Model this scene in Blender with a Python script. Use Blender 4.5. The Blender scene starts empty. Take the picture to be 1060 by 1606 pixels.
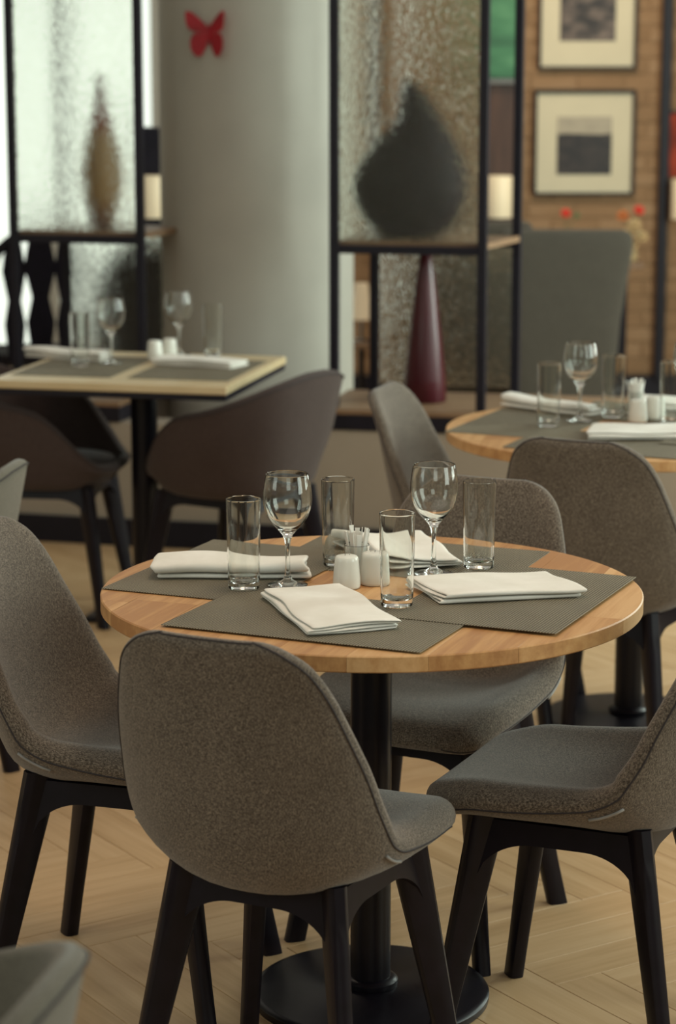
import bpy, math, random
from math import sin, cos, pi, radians, sqrt
from mathutils import Vector, Matrix

# ------------------------------------------------------------------ camera, world, lights, exposure
SC = bpy.context.scene
COL = SC.collection
cam_data = bpy.data.cameras.new('camera')
cam = bpy.data.objects.new('camera', cam_data)
COL.objects.link(cam)
SC.camera = cam
cam.location = (0, 0, 1.654)
cam.rotation_euler = (pi / 2 - 0.19225, 0, 0)
cam_data.sensor_fit = 'HORIZONTAL'
cam_data.sensor_width = 24.0
cam_data.lens = 3668 / 1060 * 24.0
cam_data.clip_end = 100
cam_data.dof.use_dof = True
cam_data.dof.focus_distance = 3.95
cam_data.dof.aperture_fstop = 3.9

world = bpy.data.worlds.new('world')
SC.world = world
world.use_nodes = True
world.node_tree.nodes['Background'].inputs[0].default_value = (1.0, 0.93, 0.81, 1)
world.node_tree.nodes['Background'].inputs[1].default_value = 0.42

SC.view_settings.view_transform = 'Standard'
SC.view_settings.look = 'None'
SC.view_settings.gamma = 1
SC.view_settings.use_curve_mapping = False
SC.view_settings.exposure = 0.0
SC.cycles.use_denoising = True
SC.cycles.sample_clamp_indirect = 4.0
SC.cycles.caustics_refractive = True


def area_light(name, loc, target, sx, sy, power, color):
    d = bpy.data.lights.new(name, 'AREA')
    d.shape = 'RECTANGLE'
    d.size, d.size_y = sx, sy
    d.energy = power
    d.color = color
    o = bpy.data.objects.new(name, d)
    COL.objects.link(o)
    o.location = loc
    v = Vector(target) - Vector(loc)
    o.rotation_euler = v.to_track_quat('-Z', 'Y').to_euler()
    return o


DAY = (0.86, 1.0, 0.90)
WARM = (1.0, 0.78, 0.55)
# daylight through the three windows of the right wall, and the big ones behind the viewer
area_light('window_light', (2.9, 2.6, 1.65), (0, 3.0, 0.9), 1.3, 1.7, 34, DAY)
area_light('window_light', (2.9, 5.2, 1.65), (0, 5.4, 0.9), 1.3, 1.7, 50, DAY)
area_light('window_light', (2.9, 7.6, 1.65), (-0.2, 8.4, 1.0), 1.3, 1.7, 105, DAY)
area_light('window_light', (-2.9, 2.6, 1.75), (0, 3.6, 0.8), 1.1, 1.5, 14, DAY)
area_light('window_light', (0.5, -0.9, 1.9), (0, 4.0, 0.7), 1.6, 1.2, 16, DAY)
# unseen warm lights added overhead to brighten the brick wall and two tables
area_light('warm_fill', (0.9, 9.9, 2.7), (1.1, 11.3, 1.0), 0.5, 0.5, 19, WARM)
area_light('warm_fill', (0.1, 3.9, 2.8), (0.1, 3.9, 0.0), 0.6, 0.6, 15, WARM)
area_light('warm_fill', (-0.9, 5.9, 2.8), (-0.9, 6.4, 0.0), 0.4, 0.4, 3.5, WARM)


# ------------------------------------------------------------------ helpers
def mesh_obj(name, verts, faces, mat=None, parent=None, smooth=False, loc=None, rot=None):
    me = bpy.data.meshes.new(name)
    me.from_pydata([tuple(v) for v in verts], [], faces)
    me.update()
    if smooth:
        me.polygons.foreach_set('use_smooth', [True] * len(me.polygons))
    if mat:
        me.materials.append(mat)
    o = bpy.data.objects.new(name, me)
    COL.objects.link(o)
    if parent:
        o.parent = parent
    if loc is not None:
        o.location = loc
    if rot is not None:
        o.rotation_euler = rot
    return o


class MB:
    """collects shapes that become ONE mesh"""
    def __init__(s):
        s.v, s.f = [], []

    def add(s, v, f, M=None):
        n = len(s.v)
        s.v += [tuple(M @ Vector(p)) if M else tuple(p) for p in v]
        s.f += [tuple(i + n for i in q) for q in f]
        return s

    def box(s, c, d, b=0.0, M=None):
        cx, cy, cz = c
        x, y, z = d[0] / 2, d[1] / 2, d[2] / 2
        if b <= 0:
            v = [(cx + i * x, cy + j * y, cz + k * z) for k in (-1, 1) for j in (-1, 1) for i in (-1, 1)]
            f = [(0, 2, 3, 1), (4, 5, 7, 6), (0, 1, 5, 4), (2, 6, 7, 3), (0, 4, 6, 2), (1, 3, 7, 5)]
            return s.add(v, f, M)
        b = min(b, x * .9, y * .9, z * .9)
        rings = []
        for zz, ins in ((-z, b), (-z + b, 0), (z - b, 0), (z, b)):
            X, Y = x - ins, y - ins
            q = b * 0.6 if ins == 0 else b * 0.4
            rings.append([(cx + a, cy + bb, cz + zz) for a, bb in
                          ((-X + q, -Y), (X - q, -Y), (X, -Y + q), (X, Y - q), (X - q, Y), (-X + q, Y), (-X, Y - q), (-X, -Y + q))])
        return s.loft(rings, True, True, M)

    def loft(s, rings, cap0=True, cap1=True, M=None, closed=True):
        n = len(rings[0])
        v = [p for r in rings for p in r]
        f = []
        for i in range(len(rings) - 1):
            for j in range(n if closed else n - 1):
                k = (j + 1) % n
                f.append((i * n + j, i * n + k, (i + 1) * n + k, (i + 1) * n + j))
        if cap0:
            f.append(tuple(reversed(range(n))))
        if cap1:
            f.append(tuple(range((len(rings) - 1) * n, len(rings) * n)))
        return s.add(v, f, M)

    def lathe(s, prof, n=32, M=None, cap0=True, cap1=True):
        rings = [[(r * cos(2 * pi * k / n), r * sin(2 * pi * k / n), z) for k in range(n)] for r, z in prof]
        return s.loft(rings, cap0, cap1, M)

    def tube(s, pts, r, n=8, cyc=False, M=None):
        pts = [Vector(p) for p in pts]
        m = len(pts)
        rings = []
        up = Vector((0.13, 0.21, 0.97))
        for i in range(m):
            a = pts[(i - 1) % m] if (cyc or i > 0) else pts[i]
            b = pts[(i + 1) % m] if (cyc or i < m - 1) else pts[i]
            t = (b - a).normalized()
            x = t.cross(up)
            if x.length < 1e-3:
                x = t.cross(Vector((1, 0, 0)))
            x.normalize()
            y = t.cross(x)
            rr = r[i] if isinstance(r, (list, tuple)) else r
            rings.append([tuple(pts[i] + x * rr * cos(2 * pi * k / n) + y * rr * sin(2 * pi * k / n)) for k in range(n)])
        if cyc:
            rings.append(rings[0])
        return s.loft(rings, not cyc, not cyc, M)

    def prism(s, poly, z0, z1, M=None):
        n = len(poly)
        v = [(p[0], p[1], z0) for p in poly] + [(p[0], p[1], z1) for p in poly]
        f = [tuple(reversed(range(n))), tuple(range(n, 2 * n))]
        f += [(i, (i + 1) % n, n + (i + 1) % n, n + i) for i in range(n)]
        return s.add(v, f, M)

    def build(s, name, mat=None, parent=None, smooth=False, loc=None, rot=None):
        o = mesh_obj(name, s.v, s.f, mat, parent, smooth, loc, rot)
        if smooth == 'auto':
            o.data.polygons.foreach_set('use_smooth', [True] * len(o.data.polygons))
            sharp_by_angle(o.data, radians(38))
        return o


def sharp_by_angle(me, ang):
    me.set_sharp_from_angle(angle=ang)


def tag(o, label, cat, group=None):
    o['label'] = label
    o['category'] = cat
    if group:
        o['group'] = group
    return o


def thing(name, label, cat, loc=(0, 0, 0), rz=0, group=None):
    o = bpy.data.objects.new(name, None)
    o.empty_display_size = 0.1
    COL.objects.link(o)
    o.location = loc
    o.rotation_euler = (0, 0, rz)
    return tag(o, label, cat, group)


def struct(o):
    o['kind'] = 'structure'
    return o


def dup(root, loc, rz, label=None, group=None, mats=None):
    def rec(o, parent):
        c = o.copy()
        COL.objects.link(c)
        if parent:
            c.parent = parent
        if mats and c.type == 'MESH':
            for i, sl in enumerate(c.material_slots):
                new = mats.get(sl.material)
                if new:
                    sl.link = 'OBJECT'
                    sl.material = new
        for ch in o.children:
            rec(ch, c)
        return c
    r = rec(root, None)
    r.location = loc
    r.rotation_euler = (0, 0, rz)
    if label:
        r['label'] = label
    if group:
        r['group'] = group
    return r


def bend(o, f):
    for v in o.data.vertices:
        v.co = f(v.co)
    o.data.update()


# ------------------------------------------------------------------ materials
def new_mat(name):
    m = bpy.data.materials.new(name)
    m.use_nodes = True
    nt = m.node_tree
    return m, nt, nt.nodes['Principled BSDF']


def N(nt, t, **kw):
    n = nt.nodes.new(t)
    for k, v in kw.items():
        if k in n.inputs:
            n.inputs[k].default_value = v
        else:
            setattr(n, k, v)
    return n


def ramp(nt, fac, stops):
    r = nt.nodes.new('ShaderNodeValToRGB')
    e = r.color_ramp.elements
    while len(e) < len(stops):
        e.new(0.5)
    for i, (p, c) in enumerate(stops):
        e[i].position = p
        e[i].color = (*c, 1)
    nt.links.new(fac, r.inputs[0])
    return r.outputs[0]


def coords(nt, scale, rot=(0, 0, 0), kind='Object'):
    tc = nt.nodes.new('ShaderNodeTexCoord')
    mp = nt.nodes.new('ShaderNodeMapping')
    mp.inputs['Scale'].default_value = scale
    mp.inputs['Rotation'].default_value = rot
    nt.links.new(tc.outputs[kind], mp.inputs[0])
    return mp.outputs[0]


def noise(nt, vec, scale=1, detail=3, rough=0.5):
    n = nt.nodes.new('ShaderNodeTexNoise')
    n.inputs['Scale'].default_value = scale
    n.inputs['Detail'].default_value = detail
    n.inputs['Roughness'].default_value = rough
    nt.links.new(vec, n.inputs['Vector'])
    return n.outputs['Fac']


def math_n(nt, op, a, b):
    n = nt.nodes.new('ShaderNodeMath')
    n.operation = op
    for i, x in enumerate((a, b)):
        if isinstance(x, (int, float)):
            n.inputs[i].default_value = x
        else:
            nt.links.new(x, n.inputs[i])
    return n.outputs[0]


def bump(nt, h, bs, strength, dist):
    b = nt.nodes.new('ShaderNodeBump')
    b.inputs['Strength'].default_value = strength
    b.inputs['Distance'].default_value = dist
    nt.links.new(h, b.inputs['Height'])
    nt.links.new(b.outputs[0], bs.inputs['Normal'])


def plain(name, col, rough=0.5, metal=0.0, var=0.12, scale=8, spec=0.5, bmp=0.0):
    m, nt, bs = new_mat(name)
    f = noise(nt, coords(nt, (1, 1, 1)), scale, 4)
    lo = tuple(max(0, c * (1 - var)) for c in col)
    hi = tuple(min(1, c * (1 + var)) for c in col)
    nt.links.new(ramp(nt, f, [(0.3, lo), (0.7, hi)]), bs.inputs['Base Color'])
    bs.inputs['Roughness'].default_value = rough
    bs.inputs['Metallic'].default_value = metal
    bs.inputs['Specular IOR Level'].default_value = spec
    if bmp:
        bump(nt, f, bs, bmp, 0.002)
    return m


def fabric(name, dark, mid, light, sheen=0.25):
    m, nt, bs = new_mat(name)
    a = noise(nt, coords(nt, (210, 1350, 1350)), 1, 1, 0.5)
    b = noise(nt, coords(nt, (1350, 230, 230)), 1, 1, 0.5)
    c = noise(nt, coords(nt, (14, 14, 14)), 1, 3, 0.5)
    s = math_n(nt, 'ADD', math_n(nt, 'MULTIPLY', a, 0.5), math_n(nt, 'MULTIPLY', b, 0.42))
    s2 = math_n(nt, 'ADD', s, math_n(nt, 'MULTIPLY', c, 0.05))
    nt.links.new(ramp(nt, s2, [(0.35, dark), (0.475, mid), (0.60, light)]), bs.inputs['Base Color'])
    bs.inputs['Roughness'].default_value = 0.92
    bs.inputs['Specular IOR Level'].default_value = 0.2
    bs.inputs['Sheen Weight'].default_value = sheen
    bs.inputs['Sheen Roughness'].default_value = 0.5
    bump(nt, s, bs, 0.35, 0.0012)
    return m


def wood(name, dark, mid, light, rough=0.45, axis='y', var=0.10, freq=1.0):
    m, nt, bs = new_mat(name)
    sc = {'y': (55, 3.5, 30), 'x': (3.5, 55, 30), 'z': (55, 55, 3.5)}[axis]
    sc = tuple(k * freq for k in sc)
    oi = nt.nodes.new('ShaderNodeObjectInfo')
    tc = nt.nodes.new('ShaderNodeTexCoord')
    off = nt.nodes.new('ShaderNodeVectorMath')
    off.operation = 'MULTIPLY_ADD'
    off.inputs[1].default_value = (1, 1, 1)
    nt.links.new(tc.outputs['Object'], off.inputs[0])
    cmb = nt.nodes.new('ShaderNodeCombineXYZ')
    nt.links.new(math_n(nt, 'MULTIPLY', oi.outputs['Random'], 7.0), cmb.inputs[0])
    nt.links.new(math_n(nt, 'MULTIPLY', oi.outputs['Random'], 3.0), cmb.inputs[1])
    nt.links.new(cmb.outputs[0], off.inputs[2])
    mp = nt.nodes.new('ShaderNodeMapping')
    mp.inputs['Scale'].default_value = sc
    nt.links.new(off.outputs[0], mp.inputs[0])
    f = noise(nt, mp.outputs[0], 1, 5, 0.62)
    f2 = math_n(nt, 'ADD', f, math_n(nt, 'MULTIPLY', math_n(nt, 'SUBTRACT', oi.outputs['Random'], 0.5), var * 2))
    nt.links.new(ramp(nt, f2, [(0.28, dark), (0.5, mid), (0.75, light)]), bs.inputs['Base Color'])
    bs.inputs['Roughness'].default_value = rough
    bump(nt, f, bs, 0.12, 0.001)
    return m


def emit(name, col, strength):
    m, nt, bs = new_mat(name)
    bs.inputs['Base Color'].default_value = (*col, 1)
    bs.inputs['Emission Color'].default_value = (*col, 1)
    bs.inputs['Emission Strength'].default_value = strength
    return m


M = {}
M['fabric'] = fabric('grey_brown_melange_fabric', (0.030, 0.022, 0.017), (0.108, 0.086, 0.068), (0.27, 0.225, 0.18))
M['fabric_pale'] = fabric('pale_grey_green_fabric', (0.06, 0.053, 0.040), (0.118, 0.106, 0.081), (0.19, 0.175, 0.135))
M['fabric_brown'] = fabric('dark_brown_tub_fabric', (0.032, 0.021, 0.019), (0.056, 0.038, 0.035), (0.085, 0.062, 0.056), 0.1)
M['fabric_slate'] = fabric('slate_grey_fabric', (0.040, 0.035, 0.028), (0.066, 0.058, 0.047), (0.098, 0.086, 0.070), 0.1)
M['fabric_black'] = fabric('black_chair_fabric', (0.012, 0.009, 0.012), (0.022, 0.017, 0.020), (0.035, 0.03, 0.032), 0.0)
M['piping'] = plain('dark_seam_piping', (0.035, 0.028, 0.03), 0.8)
M['zip'] = plain('pale_grey_zip_tape', (0.30, 0.29, 0.28), 0.6)
M['black_wood'] = plain('black_stained_wood', (0.0065, 0.0045, 0.0095), 0.40, var=0.25, scale=30, spec=0.25)
M['black_metal'] = plain('black_powdercoated_metal', (0.0065, 0.005, 0.009), 0.34, 0.0, 0.2, 60, 0.32)
M['black_frame'] = plain('black_shelf_steel', (0.007, 0.006, 0.013), 0.5, 0, 0.2, 20, 0.3)
M['steel'] = plain('brushed_dark_steel', (0.25, 0.24, 0.23), 0.3, 1.0)
M['oak'] = wood('oiled_oak_stave', (0.42, 0.20, 0.075), (0.56, 0.30, 0.12), (0.68, 0.41, 0.19), 0.42, 'y', 0.23)
M['oak_light'] = wood('pale_oak_top', (0.42, 0.32, 0.17), (0.55, 0.43, 0.25), (0.64, 0.52, 0.33), 0.35, 'x')
M['floor_oak'] = wood('floor_oak_plank', (0.46, 0.285, 0.140), (0.56, 0.365, 0.195), (0.64, 0.44, 0.255), 0.40, 'x', 0.05, 0.55)
M['floor_base'] = plain('floor_underlay_oak', (0.48, 0.31, 0.17), 0.6, scale=3)
M['board'] = wood('brown_shelf_board', (0.15, 0.085, 0.045), (0.21, 0.125, 0.07), (0.27, 0.165, 0.095), 0.5, 'x')
M['darkwood'] = wood('dark_red_brown_panel', (0.035, 0.015, 0.010), (0.055, 0.024, 0.015), (0.08, 0.035, 0.022), 0.5, 'z')
M['plaster'] = plain('pale_grey_plaster', (0.40, 0.385, 0.34), 0.75, var=0.05, scale=5, bmp=0.1)
M['parapet'] = plain('beige_grey_painted_wall', (0.34, 0.29, 0.235), 0.8, var=0.05, scale=4)
M['wall'] = plain('room_wall_paint', (0.42, 0.37, 0.30), 0.85, var=0.04)
M['brick'] = wood('tan_brick', (0.23, 0.135, 0.068), (0.29, 0.175, 0.092), (0.35, 0.225, 0.13), 0.85, 'x', 0.10, 0.4)
M['mortar'] = plain('mortar', (0.27, 0.165, 0.088), 0.9)
M['cream'] = plain('cream_mount_board', (0.62, 0.57, 0.42), 0.8, var=0.02)
M['porcelain'] = plain('white_glazed_porcelain', (0.74, 0.74, 0.68), 0.18, var=0.02)
M['paper'] = plain('white_paper', (0.88, 0.87, 0.82), 0.8, var=0.04, scale=60)
M['tan_ceramic'] = None


def cloth_mat():
    m, nt, bs = new_mat('white_cotton_napkin')
    v = coords(nt, (1, 1, 1))
    a = noise(nt, v, 900, 1)
    c = noise(nt, v, 18, 3)
    nt.links.new(ramp(nt, c, [(0.3, (0.76, 0.74, 0.68)), (0.7, (0.84, 0.82, 0.77))]), bs.inputs['Base Color'])
    bs.inputs['Roughness'].default_value = 0.9
    bs.inputs['Specular IOR Level'].default_value = 0.15
    h = math_n(nt, 'ADD', math_n(nt, 'MULTIPLY', a, 0.25), c)
    bump(nt, h, bs, 0.5, 0.002)
    return m


M['napkin'] = cloth_mat()


def mat_weave():
    m, nt, bs = new_mat('woven_olive_vinyl')
    v = coords(nt, (1, 1, 1))
    ws = []
    for d in ('X', 'Y'):
        w = nt.nodes.new('ShaderNodeTexWave')
        w.wave_type = 'BANDS'
        w.bands_direction = d
        w.inputs['Scale'].default_value = 62
        w.inputs['Distortion'].default_value = 0.25
        nt.links.new(v, w.inputs['Vector'])
        ws.append(w.outputs['Fac'])
    p = math_n(nt, 'MULTIPLY', ws[0], ws[1])
    q = math_n(nt, 'ADD', p, math_n(nt, 'MULTIPLY', noise(nt, v, 6, 2), 0.25))
    nt.links.new(ramp(nt, q, [(0.08, (0.032, 0.025, 0.015)), (0.38, (0.165, 0.140, 0.092)), (1.0, (0.42, 0.37, 0.265))]), bs.inputs['Base Color'])
    bs.inputs['Roughness'].default_value = 0.6
    bump(nt, p, bs, 0.7, 0.0015)
    return m


M['weave'] = mat_weave()


def glass_mat(name, col=(1, 1, 1), ior=1.45):
    m, nt, bs = new_mat(name)
    bs.inputs['Base Color'].default_value = (*col, 1)
    bs.inputs['Transmission Weight'].default_value = 1.0
    bs.inputs['Roughness'].default_value = 0.0
    bs.inputs['IOR'].default_value = ior
    return m


M['glass'] = glass_mat('clear_drinking_glass', (0.97, 0.985, 0.97))


def hammered_glass():
    m, nt, bs = new_mat('hammered_divider_glass')
    bs.inputs['Base Color'].default_value = (0.85, 0.88, 0.83, 1)
    bs.inputs['Transmission Weight'].default_value = 1.0
    bs.inputs['Roughness'].default_value = 0.06
    bs.inputs['IOR'].default_value = 1.30
    v = coords(nt, (1, 1, 1))
    vo = nt.nodes.new('ShaderNodeTexVoronoi')
    vo.feature = 'SMOOTH_F1'
    vo.inputs['Scale'].default_value = 150
    nt.links.new(v, vo.inputs['Vector'])
    h = math_n(nt, 'ADD', vo.outputs['Distance'], math_n(nt, 'MULTIPLY', noise(nt, v, 110, 2), 0.6))
    bump(nt, h, bs, 1.0, 0.0030)
    df = nt.nodes.new('ShaderNodeBsdfTranslucent')
    df.inputs['Color'].default_value = (0.62, 0.60, 0.50, 1)
    d2 = nt.nodes.new('ShaderNodeBsdfDiffuse')
    d2.inputs['Color'].default_value = (0.50, 0.48, 0.40, 1)
    m1 = nt.nodes.new('ShaderNodeMixShader')
    nt.links.new(df.outputs[0], m1.inputs[1])
    nt.links.new(d2.outputs[0], m1.inputs[2])
    m2 = nt.nodes.new('ShaderNodeMixShader')
    m2.inputs[0].default_value = 0.025
    nt.links.new(bs.outputs[0], m2.inputs[1])
    nt.links.new(m1.outputs[0], m2.inputs[2])
    nt.links.new(m2.outputs[0], nt.nodes['Material Output'].inputs['Surface'])
    return m


M['hammered'] = hammered_glass()
M['daylight'] = emit('bright_daylight_outside', (0.90, 1.0, 0.93), 0.85)
M['shade'] = emit('lit_cream_lampshade', (0.74, 0.62, 0.42), 0.22)


# ------------------------------------------------------------------ the setting
R = radians
G = R(-23.5)            # the way the two round tables, their mats and chairs are turned
GR = R(-12.5)           # the way the room's partition and square table are turned


def uv(c, u, v, g=G):
    return (c[0] + u * cos(g) - v * sin(g), c[1] + u * sin(g) + v * cos(g))


fl = struct(MB().box((0, 5.3, -0.038), (6.4, 13.4, 0.06)).build('floor', M['floor_base']))
rnd = random.Random(4)
W_, L_ = 0.105, 0.63
TH = R(-57)
fx, fy = (cos(TH), sin(TH)), (-sin(TH), cos(TH))
plank_h = MB().box((L_ / 2, W_ / 2, -0.004), (L_ - 0.0012, W_ - 0.0012, 0.008), 0.0007)
plank_me = None
cand = []
for k in range(-120, 121):
    for m_ in range(-20, 21):
        for typ in (0, 1):
            ox, oy = k * W_ + m_ * L_, k * W_ - m_ * L_
            if typ == 0:
                lx, ly = ox, oy
                cx, cy = ox + L_ / 2, oy + W_ / 2
            else:
                lx, ly = ox + W_, oy + W_
                cx, cy = ox + W_ / 2, oy + W_ + L_ / 2
            wx, wy = cx * fx[0] + cy * fy[0], cx * fx[1] + cy * fy[1] + 5.0
            if 3.0 < wy < 7.95 - 0.25 * wx and abs(wx) < 0.36 + wy * 0.155:
                cand.append((wy, lx, ly, typ))
cand.sort()
for i, (wy, lx, ly, typ) in enumerate(cand[:300]):
    wx, wy2 = lx * fx[0] + ly * fy[0], lx * fx[1] + ly * fy[1] + 5.0
    rz = TH + (pi / 2 if typ else 0)
    if plank_me is None:
        o = plank_h.build('plank', M['floor_oak'], fl)
        plank_me = o.data
    else:
        o = bpy.data.objects.new('plank', plank_me)
        COL.objects.link(o)
        o.parent = fl
    o.location = (wx, wy2, 0)
    o.rotation_euler = (0, 0, rz)

# side walls (out of view) with their windows, far wall of brick, far window wall
def wall_with_windows(name, x, wins, sgn):
    b = MB()
    ys = [-1.4] + [t for w in wins for t in (w - 0.75, w + 0.75)] + [12.0]
    for i in range(0, len(ys), 2):
        b.box((x, (ys[i] + ys[i + 1]) / 2, 1.5), (0.12, ys[i + 1] - ys[i], 3.0))
    for w in wins:
        b.box((x, w, 0.35), (0.12, 1.5, 0.7))
        b.box((x, w, 2.8), (0.12, 1.5, 0.4))
    o = struct(b.build(name, M['wall']))
    for w in wins:
        f = MB()
        for yy in (-0.72, 0, 0.72):
            f.box((x, w + yy, 1.65), (0.06, 0.06, 1.9))
        for zz in (0.73, 2.57):
            f.box((x, w, zz), (0.06, 1.5, 0.06))
        struct(f.build('window_%d' % (len([q for q in bpy.data.objects if q.name.startswith('window_') and q.type == 'MESH']) + 1), M['black_frame']))
    return o


wall_with_windows('wall_right', 3.12, (2.6, 5.2, 7.6), 1)
wall_with_windows('wall_left', -3.12, (2.6,), -1)
struct(MB().box((0, -1.46, 1.5), (6.36, 0.12, 3.0)).build('wall_front', M['wall']))

# brick wall: mortar slab with bricks proud of it
bw = struct(MB().box((1.53, 11.50, 1.25), (3.06, 0.2, 2.5)).build('wall_back', M['mortar']))
bl, bh, gap = 0.215, 0.065, 0.011
bmesh_ = None
rows = 28
for r in range(rows):
    for c in range(11):
        if r * 11 + c >= 300:
            break
        x = 0.02 + c * (bl + gap) + (0.5 * (bl + gap) if r % 2 else 0) + bl / 2
        z = 0.13 + r * (bh + gap) + bh / 2
        if bmesh_ is None:
            o = MB().box((0, 0, 0), (bl, 0.03, bh), 0.004).build('brick', M['brick'], bw)
            bmesh_ = o.data
        else:
            o = bpy.data.objects.new('brick', bmesh_)
            COL.objects.link(o)
            o.parent = bw
        o.location = (x, 11.4105 - rnd.uniform(0, 0.003), z)
struct(MB().box((1.53, 11.385, 0.06), (3.06, 0.03, 0.12), 0.004).build('baseboard_back', M['black_frame']))
struct(MB().box((1.568, 11.368, 1.3), (0.045, 0.05, 2.4), 0.004).build('trim_1', M['black_frame']))

# far window wall on the left
wl = MB()
wl.box((-1.5, 12.05, 0.05), (3.1, 0.1, 0.1)).box((-1.5, 12.05, 2.75), (3.1, 0.1, 0.3))
struct(wl.build('wall_back_left', M['wall']))
for i, (x0, x1) in enumerate(((-3.0, -2.3), (-2.3, -1.47), (-1.47, -0.9), (-0.9, -0.0))):
    f = MB()
    for x in (x0 + 0.02, x1 - 0.02):
        f.box((x, 12.0, 1.35), (0.04, 0.06, 2.5))
    for z in (0.12, 1.32 if i in (0, 3) else 2.2, 2.58):
        f.box(((x0 + x1) / 2, 12.0, z), (x1 - x0, 0.06, 0.04))
    w = struct(f.build('window_%d' % (10 + i), M['plaster']))
    MB().box(((x0 + x1) / 2, 12.04, 1.35), (x1 - x0 - 0.03, 0.01, 2.45)).build('pane', M['daylight'], w)

# dark pier with panel between the brick wall and the divider
pier = struct(MB().box((0.725, 10.78, 1.2), (0.19, 0.16, 2.4), 0.005).build('trim_2', M['darkwood']))
pier2 = struct(MB().box((-0.79, 10.1, 0.68), (0.16, 0.12, 1.36), 0.005).build('trim_3', M['black_frame']))

# round column
colm = struct(MB().lathe([(0.352, 0), (0.352, 0.004), (0.352, 1.0), (0.352, 2.9), (0.352, 2.904)], 96).build('wall_column', M['plaster'], None, 'auto', (-0.295, 8.6, 0)))


# low parapet wall with baseboard
def seg_box(b, p0, p1, z0, z1, y0, y1, bev=0.004):
    """box along p0->p1 seen from above, y0..y1 its offset away from the viewer"""
    a, c = Vector((*p0, 0)), Vector((*p1, 0))
    d = (c - a)
    ln = d.length
    mt = Matrix.Translation(a) @ Matrix.Rotation(math.atan2(d.y, d.x), 4, 'Z')
    b.box((ln / 2, (y0 + y1) / 2, (z0 + z1) / 2), (ln, y1 - y0, z1 - z0), bev, mt)


PA, PB, PC = (-2.6, 8.40), (-0.62, 7.96), (-0.62, 7.90)
PD = (2.4, 7.235)
b = MB()
seg_box(b, PA, (-0.70, 7.885), 0, 0.43, 0.0, 0.12)
struct(b.build('wall_parapet_left', M['parapet']))
b = MB()
seg_box(b, (-0.70, 7.885), PD, 0, 0.43, 0.0, 0.12)
struct(b.build('wall_parapet_right', M['parapet']))
b = MB()
seg_box(b, PA, (-0.70, 7.885), 0, 0.095, -0.014, -0.001, 0.003)
struct(b.build('baseboard_left', M['black_frame']))
b = MB()
seg_box(b, (-0.70, 7.885), PD, 0, 0.095, -0.014, -0.001, 0.003)
struct(b.build('baseboard_right', M['black_frame']))

# ledges on the parapet: black fascia + brown board
dR = (Vector(PD) - Vector((-0.70, 7.885))).normalized()
aR = math.atan2(dR.y, dR.x)


def ledge(p0, p1, depth, name):
    b = MB()
    seg_box(b, p0, p1, 0.43, 0.482, -0.012, 0.10, 0.003)
    o = struct(b.build(name, M['black_frame']))
    b = MB()
    seg_box(b, p0, p1, 0.482, 0.50, -0.012, depth, 0.003)
    b.build('board', M['board'], o)
    return o


def on_right(t, off=0.0):
    n = Vector((-dR.y, dR.x))
    p = Vector((-0.70, 7.885)) + dR * t + n * off
    return (p.x, p.y)


LR = ledge(on_right(0.655), on_right(3.1), 0.46, 'trim_4')
b = MB()
seg_box(b, on_right(0.72, 0.34), on_right(3.1, 0.34), 0.0, 0.481, 0.0, 0.06)
b.build('support_panel', M['parapet'], LR)
LL = ledge(PA, (-0.74, 7.896), 0.70, 'trim_5')
b = MB()
seg_box(b, PA, (-0.74, 7.896), 0.0, 0.481, 0.60, 0.66)
b.build('support_panel', M['parapet'], LL)


# ------------------------------------------------------------------ side chair
def catmull(rows, n):
    pts = [rows[0]] + rows + [rows[-1]]
    out = []
    seg = len(rows) - 1
    for k in range(n + 1):
        t = k / n * seg
        i = min(int(t), seg - 1)
        f = t - i
        p0, p1, p2, p3 = pts[i], pts[i + 1], pts[i + 2], pts[i + 3]
        out.append(tuple(0.5 * ((2 * b_) + (-a + c) * f + (2 * a - 5 * b_ + 4 * c - d) * f * f + (-a + 3 * b_ - 3 * c + d) * f ** 3)
                         for a, b_, c, d in zip(p0, p1, p2, p3)))
    return out


#         y      z     half-w  lift   half-thickness
ROWS = [(0.236, 0.428, 0.128, 0.000, 0.022),
        (0.230, 0.431, 0.160, 0.001, 0.025),
        (0.204, 0.440, 0.188, 0.004, 0.029),
        (0.140, 0.443, 0.206, 0.022, 0.031),
        (0.060, 0.438, 0.213, 0.036, 0.031),
        (-0.030, 0.431, 0.216, 0.056, 0.031),
        (-0.105, 0.425, 0.218, 0.080, 0.030),
        (-0.170, 0.440, 0.218, 0.104, 0.027),
        (-0.210, 0.503, 0.215, 0.097, 0.020),
        (-0.229, 0.577, 0.207, 0.080, 0.017),
        (-0.245, 0.655, 0.193, 0.058, 0.016),
        (-0.258, 0.724, 0.176, 0.040, 0.015),
        (-0.271, 0.775, 0.157, 0.025, 0.014),
        (-0.281, 0.808, 0.131, 0.012, 0.013),
        (-0.285, 0.825, 0.105, 0.005, 0.012),
        (-0.287, 0.832, 0.078, 0.002, 0.010)]


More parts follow.
